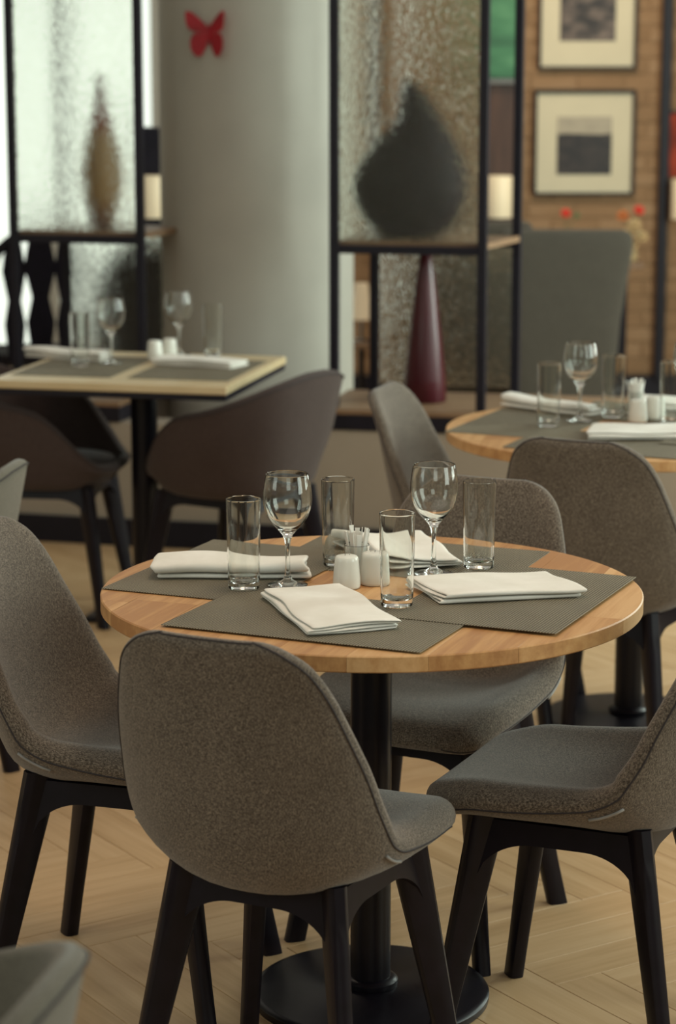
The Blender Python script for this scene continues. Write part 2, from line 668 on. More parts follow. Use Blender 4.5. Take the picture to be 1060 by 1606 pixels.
def chair_sheet():
    C = catmull(ROWS, 60)
    # arc length
    L = [0]
    for i in range(1, len(C)):
        L.append(L[-1] + math.hypot(C[i][0] - C[i - 1][0], C[i][1] - C[i - 1][1]))
    tot = L[-1]
    # add dense rows near both ends
    us = [-1, -.985, -.955, -.91, -.85, -.77, -.67, -.55, -.42, -.28, -.14, 0]
    us = us + [-q for q in reversed(us[:-1])]
    ns = len(C)

    def frame(i):
        a, c = C[max(i - 1, 0)], C[min(i + 1, ns - 1)]
        t = Vector((0, c[0] - a[0], c[1] - a[1])).normalized()
        return t, Vector((0, t.z, -t.y))

    def f(d, r):
        q = max(0.0, 1 - d / r)
        return sqrt(max(0.0, 1 - q * q))

    def pt(i, u, side):
        y, z, w, e, T = C[i]
        t, n = frame(i)
        lift = e * (abs(u) ** 2.4)
        # local cross slope, so the thickness follows the curved sheet
        sl = e * 2.4 * (abs(u) ** 1.4) / max(w, .05) * (1 if u > 0 else -1)
        nn = (n - Vector((1, 0, 0)) * sl).normalized()
        th = T * f((1 - abs(u)) * w, T * 1.25) * f(min(L[i], tot - L[i]), T * 1.25)
        ld = (n * 0.4 + Vector((0, 0.45, 0.80)) * 0.6).normalized()
        p = Vector((u * w, y, z)) + ld * lift + nn * th * side
        return p
    return C, us, ns, pt, L, tot


def build_shell(mat, parent):
    C, us, ns, pt, L, tot = chair_sheet()
    nu = len(us)
    v, idx = [], {}
    for side in (1, -1):
        for i in range(ns):
            for j in range(nu):
                border = i in (0, ns - 1) or j in (0, nu - 1)
                if border and side == -1:
                    idx[(i, j, -1)] = idx[(i, j, 1)]
                    continue
                idx[(i, j, side)] = len(v)
                v.append(pt(i, us[j], 0 if border else side))
    fc = []
    for i in range(ns - 1):
        for j in range(nu - 1):
            a = [idx[(i, j, 1)], idx[(i, j + 1, 1)], idx[(i + 1, j + 1, 1)], idx[(i + 1, j, 1)]]
            fc.append(tuple(a))
            a = [idx[(i, j, -1)], idx[(i + 1, j, -1)], idx[(i + 1, j + 1, -1)], idx[(i, j + 1, -1)]]
            fc.append(tuple(a))
    sh = mesh_obj('upholstered_shell', v, fc, mat, parent, True)
    # piping just behind the border, all round
    path = []
    for i in range(ns):
        path.append(pt(i, -0.955, -1))
    for u in us[3:-3]:
        path.append(pt(ns - 2, u, -1))
    for i in range(ns - 1, -1, -1):
        path.append(pt(i, 0.955, -1))
    MB().tube(path, 0.0017, 6).build('piping', M['piping'], sh, True)
    # short zip under the side of the seat
    zp = []
    for i in range(ns):
        if -0.17 < C[i][0] < -0.075 and C[i][1] < 0.48:
            p = pt(i, 0.90, -1)
            zp.append(p + Vector((0.001, 0, -0.001)))
    for s in (1, -1):
        MB().tube([(p[0] * s, p[1], p[2]) for p in zp], 0.0026, 6).build('zipper', M['zip'], sh, True)
    return sh


def leg_geo(sx, sy, top, foot, ztop, w0=0.066, w1=0.040, t0=0.034, t1=0.028):
    """blade leg: wide along the diagonal of its corner; top=(x,y), foot=(x,y)"""
    rings = []
    n = 10
    for k in range(n + 1):
        q = k / n
        z = ztop * (1 - q)
        x = top[0] + (foot[0] - top[0]) * q
        y = top[1] + (foot[1] - top[1]) * q
        w = w0 + (w1 - w0) * min(1, q * 1.25)
        t = t0 + (t1 - t0) * q
        ring = []
        for a in range(12):
            an = 2 * pi * a / 12 + pi / 12
            cx, cy = cos(an), sin(an)
            px = (abs(cx) ** 0.55) * (1 if cx > 0 else -1) * t / 2
            py = (abs(cy) ** 0.55) * (1 if cy > 0 else -1) * w / 2
            # py runs outwards along the corner's diagonal, px across it
            ring.append((sx * (x + 0.7071 * (py - px)), sy * (y + 0.7071 * (py + px)), z))
        rings.append(ring)
    if sx * sy > 0:
        rings.reverse()
    return MB().loft(rings)


def build_legs(parent, zf=0.422, zr=0.428, tf=(0.132, 0.130), tr=(0.122, 0.122), ff=(0.192, 0.200), fr=(0.190, 0.205), mat=None, zrail=0.412):
    """front legs (+y) and rear legs (-y): tf/tr tops, ff/fr feet"""
    mat = mat or M['black_wood']
    for sx in (-1, 1):
        leg_geo(sx, 1, tf, ff, zf).build('leg', mat, parent, 'auto')
        leg_geo(sx, -1, tr, fr, zr).build('leg', mat, parent, 'auto')

    def rail(a, c, th):
        """arched rail from a=(x,y) to c=(x,y)"""
        a, c = Vector((*a, 0)), Vector((*c, 0))
        d = c - a
        half = d.length / 2
        n = 28
        top, bot = [], []
        for k in range(n + 1):
            x = -half + 2 * half * k / n
            e = half - abs(x)
            q = max(0, 1 - e / 0.085)
            bot.append((x, zrail - 0.036 - 0.066 * (1 - sqrt(max(0, 1 - q ** 2)))))
            top.append((x, zrail))
        m = MB().prism(bot + list(reversed(top)), -th / 2, th / 2)
        mid = (a + c) / 2
        an = math.atan2(d.y, d.x)
        out = Vector((mid.x, mid.y, 0)).normalized()
        v = []
        for p in m.v:
            q = mid + Vector((cos(an), sin(an), 0)) * p[0] * (1 + 1.0 * (zrail - p[1])) + Vector((-sin(an), cos(an), 0)) * p[2]
            q += out * (zrail - p[1]) * 0.18
            v.append((q.x, q.y, p[1]))
        m.v = v
        m.build('arched_rail', mat, parent)
    for s in (-1, 1):
        rail((s * tf[0], tf[1]), (s * tr[0], -tr[1]), 0.024)
    rail((-tf[0], tf[1]), (tf[0], tf[1]), 0.024)
    rail((-tr[0], -tr[1]), (tr[0], -tr[1]), 0.024)
    MB().box((0, 0, zrail - 0.012), (0.20, 0.22, 0.02), 0.003).build('seat_plate', mat, parent)


def side_chair(label, loc, rz, group):
    t = thing('dining_chair', label, 'chair', (*loc, 0), rz, group)
    build_shell(M['fabric'], t)
    build_legs(t)
    return t


T1 = (0.058, 3.95)
T2 = (0.735, 5.72)
GC = 'upholstered shell chairs at the nearest round table'
GC2 = 'upholstered shell chairs at the farther round table'
ch = side_chair('grey-brown fabric shell chair seen from behind, in front of the nearest round table',
                uv(T1, 0.052, -0.432), G - R(2), GC)
dup(ch, (-0.368, 4.025, 0), -pi / 2 - R(15), 'grey-brown fabric shell chair at the left of the nearest round table, showing its seat', GC)
dup(ch, (*uv(T1, 0.398, 0.004), 0), G + pi / 2 - R(1), 'grey-brown shell chair at the right front of the nearest round table, backrest cut off', GC)
dup(ch, (*uv(T1, -0.04, 0.39), 0), G + pi - R(2), 'grey-brown fabric shell chair behind the nearest round table, back rising above the glasses', GC)
dup(ch, (*uv(T2, 0.085, -0.42), 0), G - R(3), 'grey-brown shell chair with its back to the viewer, in front of the farther round table', GC2)
dup(ch, (*uv(T2, -0.36, -0.05), 0), G - pi / 2 + R(6), 'brownish shell chair at the left end of the farther round table', GC2)
dup(ch, (*uv(T2, 0.475, 0.0), 0), G + pi / 2, 'shell chair at the right of the farther round table, nearly outside the picture', GC2)


# ------------------------------------------------------------------ tub chairs
def smooth(a, b_, x):
    q = min(1, max(0, (x - a) / (b_ - a)))
    return q * q * (3 - 2 * q)


def tub_shell(mat, parent, back=0.765, arm=0.625):
    n = 72
    zs = 0.455

    def rim_h(ph):
        return zs + 0.012 + (arm - zs - 0.012) * smooth(R(25), R(92), ph) ** 1.35 + (back - arm) * min(1, max(0, (0.5 * smooth(R(62), R(175), ph) + 0.5 * (ph - R(62)) / R(113))))

    def outline(an, s, flare):
        # an measured from front (+y)
        e = 0.78
        sx, cy = sin(an), cos(an)
        hx, hy = 0.252 + flare * 0.055, 0.240 + flare * 0.045
        x = hx * s * (abs(sx) ** e) * (1 if sx > 0 else -1)
        y = hy * s * (abs(cy) ** e) * (1 if cy > 0 else -1)
        return x, y - flare * 0.02
    rings = []
    spec = [('b', 0.05, 0.400), ('b', 0.55, 0.400), ('b', 0.74, 0.405), ('b', 0.84, 0.418), ('b', 0.90, 0.440)]
    for _, s, z in spec:
        rings.append([(*outline(2 * pi * k / n, s, 0), z) for k in range(n)])
    for q in (0.1, 0.3, 0.5, 0.7, 0.85, 0.95):
        ring = []
        for k in range(n):
            an = 2 * pi * k / n
            ph = abs(an if an <= pi else an - 2 * pi)
            h = rim_h(ph)
            z = 0.44 + (h - 0.44) * q
            fl_ = (z - 0.44) / 0.33
            ring.append((*outline(an, 0.90 + 0.08 * smooth(0, .5, q), fl_), z))
        rings.append(ring)
    t = 0.032
    for q, dz in ((0.0, 0.0), (0.25, 0.007), (0.6, 0.009), (0.9, 0.004), (1.0, -0.004)):
        ring = []
        for k in range(n):
            an = 2 * pi * k / n
            ph = abs(an if an <= pi else an - 2 * pi)
            h = rim_h(ph)
            fl_ = (h - 0.44) / 0.33
            x, y = outline(an, 0.98, fl_)
            ln = math.hypot(x, y)
            k2 = 1 - q * t / ln
            ring.append((x * k2, y * k2, h + dz))
        rings.append(ring)
    for q in (0.3, 0.6, 0.85, 1.0):
        ring = []
        for k in range(n):
            an = 2 * pi * k / n
            ph = abs(an if an <= pi else an - 2 * pi)
            h = rim_h(ph) - 0.004
            z = h + (zs + 0.005 - h) * q
            fl_ = max(0, (z - 0.44) / 0.33)
            x, y = outline(an, 0.97 - 0.03 * q, fl_)
            ln = math.hypot(x, y)
            k2 = 1 - t / ln
            ring.append((x * k2, y * k2, z))
        rings.append(ring)
    for s, z in ((0.78, zs + 0.012), (0.6, zs + 0.020), (0.3, zs + 0.022), (0.05, zs + 0.022)):
        rings.append([(*outline(2 * pi * k / n, s, 0.1), z) for k in range(n)])
    sh = MB().loft(rings).build('tub_shell', mat, parent, True)
    # seam round the rim
    pts = []
    for k in range(n):
        an = 2 * pi * k / n
        ph = abs(an if an <= pi else an - 2 * pi)
        h = rim_h(ph)
        fl_ = (h - 0.44) / 0.33
        x, y = outline(an, 0.985, fl_)
        pts.append((x, y, h - 0.002))
    MB().tube(pts, 0.002, 6, cyc=True).build('piping', M['piping'], sh, True)
    return sh


tb = thing('tub_chair', 'dark brown tub chair at the right side of the square table, before the column', 'chair', (-0.300, 6.78, 0), GR + pi / 2 - R(20), 'dark tub chairs at the square table')
tub_shell(M['fabric_brown'], tb)
build_legs(tb, 0.412, 0.412, (0.150, 0.145), (0.145, 0.145), (0.21, 0.205), (0.20, 0.205))
dup(tb, (-0.87, 6.93, 0), GR - pi / 2 + R(6), 'dark brown tub chair at the left of the square table, cut by the picture edge', 'dark tub chairs at the square table')
pm = {M['fabric_brown']: M['fabric_pale']}
dup(tb, (-1.00, 5.13, 0), R(82), 'pale grey tub chair beyond the left shell chair, only its back corner in the picture', 'pale grey tub chairs', pm)
dup(tb, (-0.560, 2.195, 0), R(78), 'pale grey tub chair corner, nearest to the viewer at the lower left', 'pale grey tub chairs', pm)


# ------------------------------------------------------------------ round tables
def clip_poly(poly, nx, ny, d):
    """keep nx*x+ny*y<=d"""
    out = []
    for i in range(len(poly)):
        a, c = poly[i], poly[(i + 1) % len(poly)]
        da, dc = nx * a[0] + ny * a[1] - d, nx * c[0] + ny * c[1] - d
        if da <= 0:
            out.append(a)
        if da * dc < 0:
            t = da / (da - dc)
            out.append((a[0] + t * (c[0] - a[0]), a[1] + t * (c[1] - a[1])))
    return out


TABLE_R, TOPZ, THK = 0.4675, 0.75, 0.027


def round_table(label, loc, rz, group, stave_rot):
    t = thing('round_table', label, 'table', (*loc, 0), rz, group)
    n = 160
    circ = [(TABLE_R * cos(2 * pi * k / n), TABLE_R * sin(2 * pi * k / n)) for k in range(n)]
    rr = random.Random(9)
    ws = 0.1169
    for i in range(8):
        x0, x1 = -4 * ws + i * ws, -3 * ws + i * ws
        cuts = [-1.0] + sorted([rr.uniform(-0.3, 0.3)] if i % 2 else [rr.uniform(-.34, -.12), rr.uniform(.08, .3)]) + [1.0]
        for k in range(len(cuts) - 1):
            p = clip_poly(circ, -1, 0, -(x0 + 0.00025))
            p = clip_poly(p, 1, 0, x1 - 0.00025)
            p = clip_poly(p, 0, -1, -(cuts[k] + 0.0002))
            p = clip_poly(p, 0, 1, cuts[k + 1] - 0.0002)
            if len(p) < 3:
                continue
            # eased upper edge: three layers
            cx = sum(q[0] for q in p) / len(p)
            cy = sum(q[1] for q in p) / len(p)
            rim = [abs(math.hypot(*q) - TABLE_R) < 0.0006 for q in p]
            ease = [(q[0] * 0.9955, q[1] * 0.9955) if r_ else q for q, r_ in zip(p, rim)]
            m = len(p)
            v = [(q[0], q[1], TOPZ - THK) for q in ease] + [(q[0], q[1], TOPZ - THK + 0.002) for q in p] + \
                [(q[0], q[1], TOPZ - 0.002) for q in p] + [(q[0], q[1], TOPZ) for q in ease]
            f = [tuple(reversed(range(m))), tuple(range(3 * m, 4 * m))]
            for a in range(3):
                for j in range(m):
                    j2 = (j + 1) % m
                    f.append((a * m + j, a * m + j2, (a + 1) * m + j2, (a + 1) * m + j))
            o = mesh_obj('stave', v, f, M['oak'], t)
            o.rotation_euler = (0, 0, stave_rot)
    MB().lathe([(0.036, 0.035), (0.036, 0.72)], 40).build('pole', M['black_metal'], t, 'auto')
    MB().lathe([(0.2, 0.0), (0.2115, 0.002), (0.2125, 0.006), (0.2125, 0.014), (0.209, 0.0175), (0.20, 0.019), (0.05, 0.024), (0.046, 0.026)], 96).build('base_disc', M['black_metal'], t, 'auto')
    MB().lathe([(0.046, 0.024), (0.049, 0.028), (0.049, 0.036), (0.045, 0.040), (0.037, 0.043)], 48).build('collar', M['black_metal'], t, 'auto')
    b = MB()
    b.box((0, 0, 0.7185), (0.36, 0.05, 0.008), 0.002).box((0, 0, 0.7185), (0.05, 0.36, 0.008), 0.002)
    b.build('mounting_cross', M['black_metal'], t)
    return t


rt = round_table('round oak table on a black pedestal, nearest and in focus, set for four', T1, 0, 'round oak pedestal tables', R(-20))
dup(rt, (*T2, 0), R(10), 'round oak table on a black pedestal, farther off at the right picture edge', 'round oak pedestal tables')


# ------------------------------------------------------------------ square table
SQ = (-0.577, 6.886)
sq = thing('square_table', 'square pale oak table on a dark pole, far left beside the column', 'table', (*SQ, 0), GR)
MB().box((0, 0, 0.738), (0.70, 0.70, 0.024), 0.003).build('tabletop', M['oak_light'], sq)
MB().box((0, 0, 0.717), (0.694, 0.694, 0.018), 0.002).build('underlay', M['black_frame'], sq)
MB().lathe([(0.04, 0.02), (0.04, 0.708)], 32).build('pole', M['black_metal'], sq, 'auto')
MB().box((0, 0, 0.01), (0.30, 0.30, 0.018), 0.004).build('base_plate', M['black_metal'], sq)


# ------------------------------------------------------------------ placemats
def placemat(label, loc, rz, z, w=0.45, d=0.30, group=None):
    b = MB()
    b.box((0, 0, 0.0006), (w, d, 0.0012), 0.0003)
    o = b.build('placemat', M['weave'], None, False, (*loc, z), (0, 0, rz))
    return tag(o, label, 'placemat', group)


GM = 'woven placemats on the nearest round table'
placemat('olive woven placemat at the back of the nearest table, under the spread napkin', uv(T1, -0.032, 0.254), G + R(2), 0.7502, group=GM)
placemat('olive woven placemat at the left of the nearest table, under the long rolled napkin', uv(T1, -0.279, 0.035), G + pi / 2 + R(1), 0.7516, group=GM)
placemat('olive woven placemat at the front of the nearest table, under the folded napkin', uv(T1, 0.020, -0.242), G, 0.7530, group=GM)
placemat('olive woven placemat at the right of the nearest table, under the flat napkin', uv(T1, 0.251, 0.024), G + pi / 2, 0.7544, group=GM)
GM2 = 'woven placemats on the farther round table'
placemat('woven placemat at the left side of the farther round table', uv(T2, -0.265, -0.01), G + pi / 2, 0.7502, group=GM2)
placemat('woven placemat at the front of the farther round table, under a flat napkin', uv(T2, 0.02, -0.25), G, 0.7516, group=GM2)
placemat('woven placemat at the back of the farther round table', uv(T2, 0.0, 0.25), G, 0.7530, group=GM2)
placemat('woven placemat at the right of the farther round table, mostly outside the picture', uv(T2, 0.27, 0.01), G + pi / 2, 0.7544, group=GM2)
GM3 = 'dark placemats on the square table'
placemat('dark placemat at the right edge of the square table, under the napkin by the shakers', uv(SQ, 0.175, -0.01, GR), GR + pi / 2, 0.7502, 0.46, 0.30, GM3)
placemat('dark placemat at the left half of the square table', uv(SQ, -0.175, -0.01, GR), GR + pi / 2, 0.7502, 0.46, 0.30, GM3)


# ------------------------------------------------------------------ glassware
def hold(prof, d=0.0007):
    """extra rings beside the ends of long wall segments, so smooth shading stays true to the wall"""
    out = [prof[0]]
    for a, c in zip(prof, prof[1:]):
        ln = math.hypot(c[0] - a[0], c[1] - a[1])
        if ln > 6 * d:
            for q in (d / ln, 1 - d / ln):
                out.append((a[0] + (c[0] - a[0]) * q, a[1] + (c[1] - a[1]) * q))
        out.append(c)
    return out



def highball(label, loc, z, group, h=0.158):
    t = MB()
    prof = [(0.001, 0.0), (0.024, 0.0), (0.0262, 0.0016), (0.0268, 0.005), (0.0275, 0.02), (0.0300, h - 0.002), (0.0298, h - 0.0004), (0.0290, h), (0.0282, h - 0.0006),
            (0.0281, h - 0.003), (0.0256, 0.022), (0.0246, 0.015), (0.018, 0.012), (0.001, 0.0115)]
    o = t.lathe(hold(prof), 64).build('tumbler', M['glass'], None, 'auto', (*loc, z))
    return tag(o, label, 'glass', group)


def wine_glass(label, loc, z, group):
    H = 0.197
    out = [(0.001, 0.0), (0.033, 0.0), (0.0345, 0.0008), (0.0345, 0.0018), (0.028, 0.0036), (0.015, 0.0065), (0.0075, 0.011), (0.0052, 0.018), (0.0042, 0.030),
           (0.0038, 0.05), (0.0040, 0.068), (0.0055, 0.080), (0.0095, 0.090), (0.0175, 0.099), (0.0270, 0.109), (0.0355, 0.122), (0.0405, 0.136), (0.0425, 0.150),
           (0.0420, 0.165), (0.0400, 0.180), (0.0372, 0.1955), (0.0368, 0.1968), (0.0362, 0.197), (0.0357, 0.1964)]
    inn = [(0.0358, 0.1955), (0.0387, 0.180), (0.0407, 0.165), (0.0412, 0.150), (0.0392, 0.136), (0.0342, 0.123), (0.0258, 0.111), (0.0160, 0.102), (0.006, 0.0965), (0.001, 0.0955)]
    o = MB().lathe(out + inn, 56).build('wine_glass', M['glass'], None, True, (*loc, z))
    return tag(o, label, 'glass', group)


ZT = 0.7502
GH, GW = 'tumblers on the nearest round table', 'wine glasses on the nearest round table'
hb = highball('tall straight tumbler at the left of the nearest table, before the long rolled napkin', (-0.162, 3.932), 0.7543, GH)


def hbc(label, loc, z, g):
    return dup(hb, (*loc, z), rnd.uniform(0, 6), label, g)


hbc('tall straight tumbler standing behind the porcelain shakers on the nearest table', (0.000, 4.128), 0.7531, GH)
hbc('tall straight tumbler nearest the viewer, between the two front napkins', (0.098, 3.799), 0.7557, GH)
hbc('tall straight tumbler at the right of the nearest table, behind the flat napkin', (0.252, 4.095), 0.7557, GH)
wg = wine_glass('wine glass at the left of the nearest table, beside the left tumbler', (-0.087, 3.957), 0.7543, GW)
dup(wg, (0.169, 4.043, 0.7557), 0.5, 'wine glass at the right of the nearest table, behind the flat napkin', GW)
GH2, GW2 = 'tumblers on the farther round table', 'wine glasses on the farther round table'
hbc('blurred tumbler at the left on the farther round table', (0.524, 5.760), 0.7515, GH2)
hbc('blurred tumbler in the middle of the farther round table, right of its wine glass', (0.699, 5.89), 0.7543, GH2)
hbc('blurred tumbler at the right picture edge on the farther round table', (0.828, 5.755), 0.7557, GH2)
dup(wg, (0.608, 5.825, 0.7543), 0.5, 'blurred wine glass between the tumblers on the farther round table', GW2)
dup(wg, (0.885, 5.838, 0.7557), 0.5, 'blurred wine glass cut by the right picture edge, farther round table', GW2)
GH3, GW3 = 'tumblers on the square table', 'wine glasses on the square table'
hbc('blurred tumbler at the left on the square table', (-0.767, 6.919), 0.7515, GH3)
hbc('faint tumbler on the square table before the column, right of its wine glass', (-0.384, 7.150), 0.7515, GH3)
dup(wg, (-0.678, 6.964, 0.7515), 0.5, 'blurred wine glass left on the square table, before the divider', GW3)
dup(wg, (-0.490, 7.180, 0.7503), 0.5, 'blurred wine glass on the square table before the column, behind the shakers', GW3)


# ------------------------------------------------------------------ shakers and toothpick glasses
def shaker(label, loc, z, group):
    prof = [(0.001, 0.0), (0.0215, 0.0), (0.0235, 0.0015), (0.0242, 0.005), (0.0235, 0.02), (0.0208, 0.048), (0.0203, 0.0525), (0.0188, 0.0555), (0.0165, 0.0568), (0.008, 0.0582), (0.0008, 0.0586)]
    t = thing('shaker', label, 'shaker', (*loc, z), 0, group)
    MB().lathe(prof, 40).build('body', M['porcelain'], t, True)
    b = MB()
    for k in range(3):
        a = 2 * pi * k / 3
        b.lathe([(0.0009, 0.0580), (0.0009, 0.0590)], 8, Matrix.Translation((0.005 * cos(a), 0.005 * sin(a), 0)))
    b.build('pour_holes', M['black_frame'], t)
    return t


GS = 'porcelain shakers on the nearest round table'
sk = shaker('white porcelain shaker, the left one before the toothpick glass', (0.015, 3.957), 0.7503, GS)
dup(sk, (0.062, 3.985, 0.7503), 1, 'white porcelain shaker, the right one behind the front tumbler', GS)
dup(sk, (-0.556, 7.065, 0.7517), 1, 'white shaker at the left on the square table', 'porcelain shakers on the square table')
dup(sk, (-0.515, 7.120, 0.7517), 1, 'white shaker right of the other on the square table', 'porcelain shakers on the square table')
dup(sk, (0.751, 5.800, 0.7557), 1, 'bluish white shaker on the farther round table', 'porcelain shakers on the farther round table')
dup(sk, (0.800, 5.850, 0.7557), 1, 'white shaker behind the bluish one, farther round table', 'porcelain shakers on the farther round table')


def pick_glass(label, loc, z, group, stick_label, stick_group, seed):
    t = MB()
    h = 0.060
    prof = [(0.001, 0), (0.0175, 0), (0.0188, 0.001), (0.020, 0.006), (0.0225, h - 0.001), (0.0220, h), (0.0210, h - 0.001), (0.0186, 0.008), (0.001, 0.006)]
    o = t.lathe(hold(prof), 40).build('small_glass', M['glass'], None, 'auto', (*loc, z))
    tag(o, label, 'glass', group)
    rr = random.Random(seed)
    first = None
    for k in range(14):
        a = 2 * pi * (k % 9) / 9 + rr.uniform(-.1, .1)
        r0, r1 = (0.009, 0.0185) if k < 9 else (0.004, 0.008)
        hh = rr.uniform(0.070, 0.084)
        if first is None:
            b = MB()
            rings = []
            for zz, w, th in ((0, 0.0030, 0.0012), (0.006, 0.0034, 0.0022), (0.07, 0.0036, 0.0024), (0.078, 0.0044, 0.0010)):
                rings.append([(-w, -th / 2, zz), (w, -th / 2, zz), (w, th / 2, zz), (-w, th / 2, zz)])
            s = b.loft(rings).build('toothpick_sachet', M['paper'])
            first = s
            tag(s, stick_label, 'toothpick', stick_group)
        else:
            s = first.copy()
            COL.objects.link(s)
        p0 = Vector((loc[0] + r0 * cos(a), loc[1] + r0 * sin(a), z + 0.0095))
        d = Vector(((r1 - r0) * cos(a), (r1 - r0) * sin(a), 0.055)).normalized()
        s.location = p0
        s.rotation_mode = 'QUATERNION'
        s.rotation_quaternion = d.to_track_quat('Z', 'Y')
        s.scale = (1, 1, hh / 0.078)
    return o


pick_glass('small glass of toothpick sachets behind the porcelain shakers, nearest table', (0.033, 4.038), 0.7503, 'toothpick glasses',
           'white paper toothpick sachet in the small glass on the nearest table', 'toothpick sachets on the nearest table', 3)
pick_glass('small glass of white sachets on the farther round table', (0.760, 5.925), 0.7545, 'toothpick glasses',
           'white paper sachet in the small glass on the farther round table', 'toothpick sachets on the farther table', 5)


# ------------------------------------------------------------------ napkins
def napkin(label, loc, z, rz, ln, wd, layers, lh, group, seed, shear=0.0, spread=0.0, lift=0.0):
    """accordion-folded cloth: section in (x,z), swept along y"""
    rr = random.Random(seed)
    path = []
    hw = wd / 2
    for k in range(layers):
        z0 = lh * 0.45 + k * lh
        sgn = 1 if k % 2 == 0 else -1
        inset0 = rr.uniform(0, 0.006) * (1 if k else 0)
        inset1 = rr.uniform(0, 0.008)
        xs = [-hw + inset0, hw - inset1]
        if sgn < 0:
            xs = [hw - inset0, -hw + inset1]
        m = 9
        for q in range(m + 1):
            path.append((xs[0] + (xs[1] - xs[0]) * q / m, z0))
        if k < layers - 1:
            for a in (-50, 0, 50):
                path.append((xs[1] + sgn * lh * 0.55 * cos(R(a)), z0 + lh / 2 + lh / 2 * sin(R(a))))
    n = 26
    ph = [rr.uniform(0, 6.28) for _ in range(6)]
    v, f = [], []
    m = len(path)
    for j in range(n + 1):
        y = -ln / 2 + ln * j / n
        e = abs(2 * j / n - 1)
        for i, (x, zz) in enumerate(path):
            fr = zz / (layers * lh)
            xx = x * (1 + spread * (y / ln)) + shear * y + 0.0025 * sin(y * 38 + ph[0] + fr * 3) * (0.3 + fr)
            yy = y + 0.004 * sin(x * 30 + ph[1] + fr * 5) * e + (rr.uniform(-.0012, .0012) if j in (0, n) else 0) + 0.006 * (fr - .5) * e * sin(ph[2] + fr * 9)
            z2 = zz * (1 + 0.10 * sin(y * 26 + ph[3]) + 0.10 * sin(x * 41 + ph[4] + y * 13)) + lift * fr * max(0, -x / hw) * (0.5 + 0.5 * sin(y * 12 + ph[5]))
            v.append((xx, yy, max(0.0009, z2)))
    for j in range(n):
        for i in range(m - 1):
            a = j * m + i
            f.append((a, a + 1, a + m + 1, a + m))
    o = mesh_obj('napkin', v, f, M['napkin'], None, True, (*loc, z), (0, 0, rz))
    s = o.modifiers.new('thick', 'SOLIDIFY')
    s.thickness = lh * 0.72
    s.offset = 0
    s.use_even_offset = False
    s = o.modifiers.new('sub', 'SUBSURF')
    s.levels = 1
    s.render_levels = 1
    return tag(o, label, 'napkin', group)


GN = 'white cloth napkins on the nearest round table'
# rz turns local y (length) into place
napkin('white napkin rolled long and thick, at the left of the nearest table', (-0.188, 4.052), 0.7533, R(90), 0.272, 0.088, 3, 0.0105, GN, 1, 0.03, 0.05)
napkin('white folded napkin at the front of the nearest table, its layered end facing the viewer', (-0.017, 3.750), 0.7545, R(20), 0.285, 0.150, 4, 0.0046, GN, 2, 0.03, -0.10)
napkin('white flat folded napkin at the right of the nearest table', (0.268, 3.905), 0.7558, R(-70), 0.245, 0.160, 4, 0.0045, GN, 3, 0.12, 0.0)
napkin('white napkin spread at the back of the nearest table, behind the front tumbler', (0.112, 4.215), 0.7545, R(18), 0.26, 0.165, 3, 0.0060, GN, 4, 0.0, 0.25, 0.035)
GN2 = 'white cloth napkins on the farther round table'
napkin('blurred rolled napkin at the left of the farther round table, behind the left tumbler', (0.548, 6.005), 0.7545, R(47), 0.29, 0.055, 3, 0.0100, GN2, 5, 0.0, 0.0)
napkin('blurred flat napkin at the front of the farther round table', (0.735, 5.600), 0.7560, R(80), 0.25, 0.17, 4, 0.0040, GN2, 6, -0.2, 0.0)
napkin('blurred napkin at the back right of the farther round table', (0.905, 6.02), 0.7560, R(80), 0.24, 0.12, 5, 0.0055, GN2, 7, 0.0, 0.0)
GN3 = 'napkins on the square table'
napkin('blurred napkin at the left on the square table, behind the tumbler', (-0.825, 7.095), 0.7515, R(65), 0.27, 0.07, 5, 0.0055, GN3, 8, 0.0, 0.0)
napkin('blurred napkin at the right on the square table, before the shakers', (-0.415, 6.945), 0.7515, R(65), 0.27, 0.12, 4, 0.0048, GN3, 9, 0.0, 0.0)


# ------------------------------------------------------------------ divider shelves
UYAW = R(-13)


def divider(label, loc, z0, width, depth, group, post=0.028, lower_from=0.0, ztop=2.35, mid=1.045):
    """open black steel shelf; local x = width, y = depth, z = up (world)"""
    t = thing('divider_shelf', label, 'shelf', (*loc, z0), UYAW, group)
    H = ztop - z0
    sk_ = 0.055          # the rear frame stands a little to the right
    m_ = mid - z0
    for (x, y) in ((0, 0), (width, 0), (0 + sk_, depth), (width + sk_, depth)):
        MB().box((x, y, H / 2), (post, post, H), 0.002).build('post', M['black_frame'], t)
    for z in (m_ - 0.016, H - 0.014):
        for (y, dx) in ((0, 0), (depth, sk_)):
            MB().box((width / 2 + dx, y, z), (width - post - 0.001, post * 0.9, 0.028 if z > 0.1 else 0.024), 0.002).build('cross_rail', M['black_frame'], t)
    b = MB()
    poly = [(-0.01, post / 2 + 0.001), (width + 0.012, post / 2 + 0.001), (width + sk_ + 0.012, depth - post / 2 - 0.001), (sk_ - 0.010, depth - post / 2 - 0.001)]
    b.prism(poly, m_ - 0.010, m_ + 0.010)
    b.build('shelf_board', M['board'], t)
    g = MB().box((width / 2, -0.002, (m_ + H) / 2 - 0.004), (width - post - 0.004, 0.006, H - m_ - 0.034), 0.0)
    g.build('glass_pane', M['hammered'], t)
    g = MB().box((width / 2 + sk_, depth, (m_) / 2 - 0.002), (width - post - 0.004, 0.006, m_ - 0.062), 0.0)
    g.build('glass_pane', M['hammered'], t)
    return t


